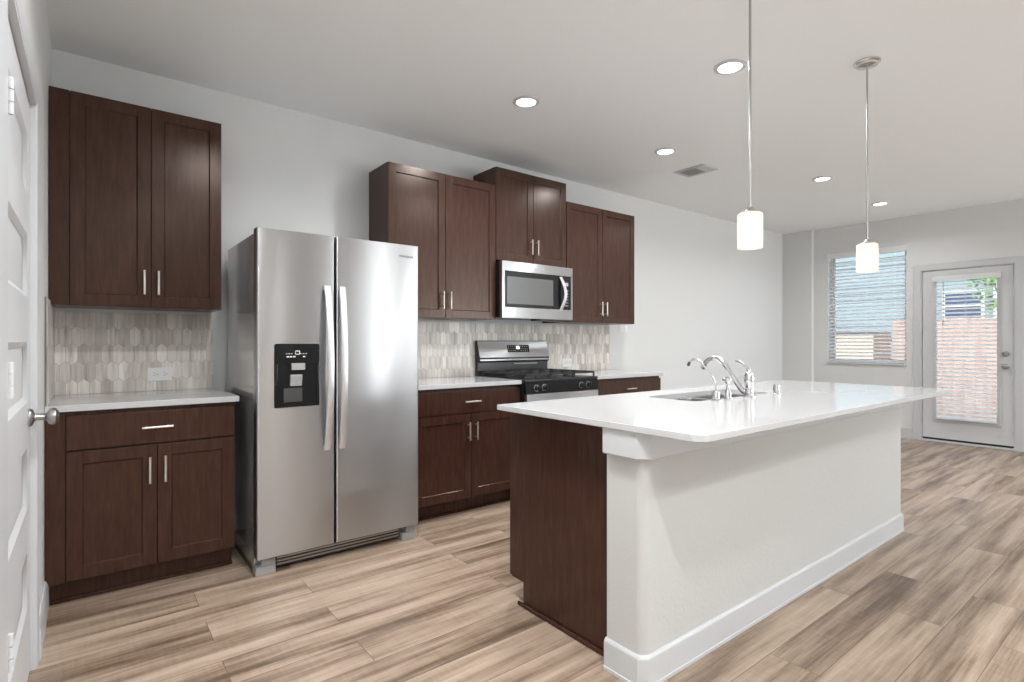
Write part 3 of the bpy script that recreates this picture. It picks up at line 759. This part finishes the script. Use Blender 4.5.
tag(obj('island_countertop', bm, 'quartz'), 'large white quartz countertop on the kitchen island with a sink cut-out', 'countertop')
# sink
sk = thing('kitchen_sink', 'stainless steel double-bowl sink set in the island countertop', 'sink', ((SX0 + SX1) / 2, (SY0 + SY1) / 2, .70))
def bowl(x0, x1, y0, y1):
    bm = bmesh.new(); rs = []
    for (e, z, r) in ((.012, .8892, .055), (-.004, .8892, .05), (-.006, .884, .05), (-.014, .72, .055), (-.035, .702, .05), (-.12, .698, .03)):
        rs.append([bm.verts.new((x, y, z)) for x, y in rrect(x0 - e, x1 + e, y0 - e, y1 + e, r)])
    for A, B in zip(rs, rs[1:]):
        for k in range(28): bm.faces.new((A[k], A[(k + 1) % 28], B[(k + 1) % 28], B[k]))
    bm.faces.new(rs[-1]); return bm
xm = (SX0 + SX1) / 2
for a, b in ((SX0, xm - .014), (xm + .014, SX1)):
    bo = obj('bowl', bowl(a, b, SY0, SY1), 'sinksteel', sk)
    bm = bmesh.new(); lathe(bm, [(.045, .7005), (.042, .703), (.030, .701), (0, .6995)], ((a + b) / 2, (SY0 + SY1) / 2, 0)); obj('drain', bm, 'chrome', bo)

# taps on the island
def spline(pts, n=8):
    P = [Vector(p) for p in pts]; P = [P[0] * 2 - P[1]] + P + [P[-1] * 2 - P[-2]]; out = []
    for i in range(1, len(P) - 2):
        for k in range(n):
            t = k / n; a, b, c, d = P[i - 1:i + 3]
            out.append(.5 * ((2 * b) + (c - a) * t + (2 * a - 5 * b + 4 * c - d) * t * t + (3 * b - 3 * c + d - a) * t ** 3))
    return out + [P[-2]]
Z = .914; fx, fy = 2.700, 1.455
fa = thing('kitchen_faucet', 'tall chrome faucet with arched spout and lever, rightmost tap at the sink', 'faucet', (fx, fy, Z))
bm = bmesh.new(); lathe(bm, [(0, Z), (.031, Z), (.031, Z + .006), (.025, Z + .012), (.021, Z + .03), (.022, Z + .055), (.026, Z + .085), (.025, Z + .11), (.018, Z + .125), (0, Z + .128)], (fx, fy, 0)); obj('body', bm, 'chrome', fa)
sp = spline([(fx, fy + .010, .930), (fx, 1.500, .955), (fx, 1.562, 1.039), (fx, 1.600, 1.088), (fx, 1.644, 1.112), (fx, 1.690, 1.100), (fx, 1.718, 1.072)])
bm = bmesh.new(); tube(bm, sp, [.0145 - .003 * i / len(sp) for i in range(len(sp))], 14); obj('spout', bm, 'chrome', fa)
bm = bmesh.new(); tube(bm, [(fx, 1.712, 1.080), (fx, 1.726, 1.052)], [.0145, .0135], 14); obj('spray_tip', bm, 'chrome', fa)
lv = spline([(fx, fy - .004, 1.030), (fx, 1.462, 1.060), (fx, 1.495, 1.090), (fx, 1.532, 1.100)])
bm = bmesh.new(); tube(bm, lv, [.011 - .006 * i / len(lv) for i in range(len(lv))], 10); obj('lever', bm, 'chrome', fa)
gx, gy = 2.392, 1.455
ft = thing('filter_faucet', 'thin chrome gooseneck water-filter tap, leftmost tap at the sink', 'faucet', (gx, gy, Z))
bm = bmesh.new(); lathe(bm, [(0, Z), (.024, Z), (.024, Z + .005), (.017, Z + .010), (.017, Z + .042), (.012, Z + .05), (0, Z + .052)], (gx, gy, 0)); box(bm, gx - .004, gx + .004, gy, gy + .028, Z + .036, Z + .043, .002); obj('body', bm, 'chrome', ft)
nk = spline([(gx, gy, .955), (gx, gy + .001, .992), (gx, 1.478, 1.034), (gx, 1.514, 1.072), (gx, 1.543, 1.103), (gx, 1.577, 1.114), (gx, 1.604, 1.094)])
bm = bmesh.new(); tube(bm, nk, .0050, 12); obj('gooseneck', bm, 'chrome', ft)
bm = bmesh.new(); tube(bm, [(gx, 1.602, 1.098), (gx, 1.611, 1.080)], .0075, 12); obj('tip', bm, 'darkgrey', ft, 'dark tip')
sx, sy = 2.518, 1.468
so = thing('soap_dispenser', 'short chrome soap pump between the two sink taps', 'soap dispenser', (sx, sy, Z))
bm = bmesh.new(); lathe(bm, [(0, Z), (.022, Z), (.022, Z + .005), (.017, Z + .012), (.016, Z + .04), (.010, Z + .048), (.008, Z + .075), (.013, Z + .082), (.017, Z + .095), (.013, Z + .108), (0, Z + .112)], (sx, sy, 0)); obj('body', bm, 'chrome', so)
bm = bmesh.new(); tube(bm, [(sx, sy, Z + .096), (sx, sy + .018, Z + .100), (sx, sy + .028, Z + .095)], [.009, .008, .007], 10); obj('nozzle', bm, 'chrome', so)
bm = bmesh.new(); lathe(bm, [(0, Z), (.021, Z), (.021, Z + .004), (.018, Z + .006), (.018, Z + .048), (.014, Z + .053), (0, Z + .054)], (2.975, 1.447, 0))
tag(obj('air_gap', bm, 'chrome'), 'small chrome air-gap cylinder on the island right of the taps', 'air gap cap')

# ------------------------------------------------------------------ pendants
def pendant(label, x, y, ztop, zbot):
    t = thing('pendant_light', label, 'pendant lamp', (x, y, CE), 'pendant lamps over the island')
    bm = bmesh.new(); lathe(bm, [(0, CE), (.066, CE), (.066, CE - .008), (.060, CE - .012), (.052, CE - .013), (.050, CE - .024), (.012, CE - .03), (0, CE - .03)], (x, y, 0), 'Z', 40); obj('canopy', bm, 'canopy', t)
    bm = bmesh.new(); tube(bm, [(x, y, CE - .028), (x, y, ztop + .02)], .0052, 12); obj('rod', bm, 'satin', t)
    bm = bmesh.new(); lathe(bm, [(0, ztop + .026), (.014, ztop + .025), (.022, ztop + .012), (.038, ztop + .008), (.040, ztop + .001), (0, ztop + .001)], (x, y, 0)); obj('shade_cap', bm, 'satin', t)
    bm = bmesh.new(); R = .0525; lathe(bm, [(.02, ztop), (R - .006, ztop), (R, ztop - .006), (R, zbot + .002), (R - .002, zbot), (R - .004, zbot + .002), (R - .004, ztop - .007), (R - .008, ztop - .004), (.02, ztop - .004)], (x, y, 0), 'Z', 40)
    obj('glass_shade', bm, 'shade', t, 'white opal glass cylinder shade')
    bm = bmesh.new(); lathe(bm, [(0, zbot + .035), (.018, zbot + .04), (.026, zbot + .06), (.022, zbot + .08), (.013, zbot + .10), (.013, ztop), (0, ztop)], (x, y, 0)); obj('bulb', bm, 'bulb', t)
    l = bpy.data.lights.new('pendant_glow', 'POINT'); l.energy = PEND_W; l.color = (1, .97, .94); l.shadow_soft_size = .03
    o = bpy.data.objects.new('pendant_glow', l); COL.objects.link(o); o.location = (x, y, zbot + .015)
pendant('nearer pendant lamp, white glass cylinder on a rod above the sink', 2.300, 1.236, 1.766, 1.612)
pendant('farther pendant lamp whose round ceiling canopy shows, in front of the window', 3.441, 1.167, 1.748, 1.592)

# ------------------------------------------------------------------ recessed lights
def can(x, y, label, k=1.0):
    t = thing('recessed_light', label, 'ceiling light', (x, y, CE), 'recessed ceiling lights')
    bm = bmesh.new(); lathe(bm, [(.062, CE), (.088, CE), (.086, CE - .006), (.066, CE - .010), (.062, CE - .004)], (x, y, 0), 'Z', 40); obj('trim_ring', bm, 'trim', t)
    bm = bmesh.new(); lathe(bm, [(.064, CE - .001), (.064, CE - .005), (.045, CE - .008), (0, CE - .009)], (x, y, 0), 'Z', 32); obj('lens', bm, 'lens', t)
    area('can_light', (x, y, CE - .012), (0, 0, -1), .12, .12, CAN_W * k, (.985, .99, 1), 'DISK', 155)
can(2.253, 2.730, 'recessed ceiling light in front of the cabinet beside the microwave')
can(2.882, 1.668, 'recessed ceiling light left of the nearer pendant rod')
can(3.738, 2.731, 'recessed ceiling light beside the ceiling vent', .85)
can(5.552, 2.261, 'recessed ceiling light just left of the farther pendant rod', .7)
can(7.066, 2.267, 'farthest recessed ceiling light, right of the farther pendant rod', .6)
can(.80, 1.67, 'recessed ceiling light above the floor before the left cabinets', 1.5)
can(.62, .12, 'recessed ceiling light almost straight above the camera', 1.7)
can(.20, -.95, 'recessed ceiling light behind the camera near the left wall', 1.6)
can(1.75, -.95, 'recessed ceiling light behind the camera, second from the left wall', 1.2)  # unseen light, added to brighten the left side
can(2.9, -1.2, 'recessed ceiling light in the middle of the rear room')  # out of view, added as fill
can(5.5, -.6, 'recessed ceiling light in the open room right of the island', .45)  # out of view, added to light the right side
can(7.0, -.6, 'recessed ceiling light in the open room near the exterior door', .45)  # another added fill light outside the frame
# ceiling vent
vt = thing('ceiling_vent', 'white rectangular air vent in the ceiling', 'air vent', (4.382, 2.87, CE))
bm = bmesh.new(); a, b, c, d = 4.262, 4.502, 2.716, 3.025
for (p, q, r, s) in ((a, b, c, c + .028), (a, b, d - .028, d), (a, a + .028, c + .028, d - .028), (b - .028, b, c + .028, d - .028)): box(bm, p, q, r, s, CE - .008, CE - .0005, .003)
obj('frame', bm, 'trim', vt)
bm = bmesh.new()
for k in range(15):
    y = c + .033 + k * .0173
    if k > 4: p = [(y - .006, CE - .0085), (y + .012, CE - .003), (y + .012, CE - .0018), (y - .006, CE - .007)]
    else: p = [(y + .004, CE - .0085), (y - .002, CE - .0018), (y - .003, CE - .0022), (y + .003, CE - .009)]
    prism(bm, p, a + .03, b - .03, 'X')
obj('louvers', bm, 'trim', vt, smooth=0)
obj('duct', BX(a + .03, b - .03, c + .03, d - .03, CE - .0012, CE - .0006), 'slot', vt, smooth=0)  # flat dark sheet in place of the shade inside the vent

# ------------------------------------------------------------------ outdoors
struct('ground', BX(XR + .15, 40, -12, 30, -.35, -.16), 'grass', smooth=0)
struct('patio', BX(XR + .15, 11.0, -1.5, 5.0, -.16, -.03), 'concrete', smooth=0)  # mostly unseen slab, enlarged to bounce sunlight onto the blind slats
fn = thing('wooden_fence', 'pinkish cedar board fence seen through the door and window blinds', 'fence', (11.3, 5, -.16))
bm = bmesh.new(); y = -2.0
while y < 3.4:
    h = 1.59 + random.uniform(-.012, .012); box(bm, 11.3, 11.32, y, y + .138, -.12, h); y += .143
obj('boards', bm, 'fence', fn, smooth=0)
bm = bmesh.new()
for z in (.1, .8, 1.45): box(bm, 11.32, 11.36, -2, 3.44, z, z + .09)
obj('rails', bm, 'fence', fn, smooth=0)
gw = thing('garden_wall', 'low tan garden wall with a dark cap seen through the window blind', 'wall', (11.3, 6, -.16))
obj('wall', BX(11.25, 11.4, 3.72, 9.0, -.16, 1.36), 'beige_base', gw, smooth=0)
obj('cap', BX(11.2, 11.45, 3.71, 9.0, 1.36, 1.41, bevel=.01), 'roof', gw, 'dark cap')
gt = thing('garden_gate', 'narrow brown wooden gate between the fence and the garden wall', 'gate', (11.3, 3.58, -.12))
bm = bmesh.new()
for k in range(2): box(bm, 11.28, 11.3, 3.455 + k * .126, 3.578 + k * .126, -.1, 1.37)
obj('boards', bm, 'bark', gt, smooth=0)
bm = bmesh.new()
for z in (.1, 1.2): box(bm, 11.3, 11.33, 3.455, 3.704, z, z + .09)
obj('rails', bm, 'bark', gt, smooth=0)
hs = thing('neighbor_house', 'blue-grey sided neighbouring house beyond the fence', 'house', (19, 9, -.2))
bm = bmesh.new(); hy0, hy1 = 3.35, 17.0
box(bm, 19.03, 26, hy0, hy1, -.2, 5.6)
z = -.1
while z < 5.5:
    prism(bm, [(19.0, z), (19.03, z), (19.03, z + .2), (19.018, z + .2)], hy0, hy1, 'Y'); z += .2
obj('siding', bm, 'siding', hs, smooth=0)
def hwin(y0, y1, z0, z1):
    bm = bmesh.new(); w = .07
    for (p, q, r, s) in ((y0 - w, y0, z0 - w, z1 + w), (y1, y1 + w, z0 - w, z1 + w), (y0, y1, z0 - w, z0), (y0, y1, z1, z1 + w), (y0, y1, (z0 + z1) / 2 - .02, (z0 + z1) / 2 + .02)): box(bm, 18.97, 19.03, p, q, r, s)
    o = obj('window', bm, 'house_trim', hs, smooth=0); obj('pane', BX(18.985, 19.029, y0, y1, z0, z1), 'house_glass', o, smooth=0)
hwin(3.72, 4.50, 1.86, 2.54); 
obj('corner_board', BX(18.98, 19.06, hy0 - .03, hy0 + .12, -.2, 5.6), 'house_trim', hs, smooth=0)
bm = bmesh.new(); prism(bm, [(18.4, 5.5), (18.4, 5.62), (22.5, 8.0), (26.6, 5.62), (26.6, 5.5)], hy0 - .5, hy1 + .5, 'Y'); obj('roof', bm, 'roof', hs, smooth=0)
tr_ = thing('tree', 'green leafy tree beside the neighbouring house, seen through the door', 'tree', (16.3, 2.5, -.16))
bm = bmesh.new(); tube(bm, [(16.3, 2.5, -.16), (16.33, 2.53, 1.2), (16.28, 2.48, 2.4), (16.3, 2.5, 3.6)], [.12, .10, .08, .03], 10)
for k in range(7):
    a = k * 2.4; tube(bm, [(16.3, 2.5, 1.7 + k * .2), (16.3 + .7 * math.cos(a), 2.5 + .7 * math.sin(a), 2.3 + k * .25)], [.035, .012], 6)
obj('trunk', bm, 'bark', tr_)
bm = bmesh.new()
for k in range(1500):
    while True:
        p = Vector((random.uniform(-1, 1), random.uniform(-1, 1), random.uniform(-1, 1)))
        if .25 < p.length < 1: break
    c = Vector((16.3 + p.x * .9, 2.5 + p.y * .95, 2.95 + p.z * 1.35)); s = random.uniform(.05, .09)
    q = Matrix.Rotation(random.uniform(0, 6.28), 3, Vector((random.uniform(-1, 1), random.uniform(-1, 1), random.uniform(-1, 1))).normalized())
    vs = [bm.verts.new(c + q @ Vector(v)) for v in ((-s, 0, 0), (0, -s * .5, s * .12), (s, 0, 0), (0, s * .5, s * .12))]
    bm.faces.new(vs)
obj('foliage', bm, 'leaf', tr_, smooth=0)
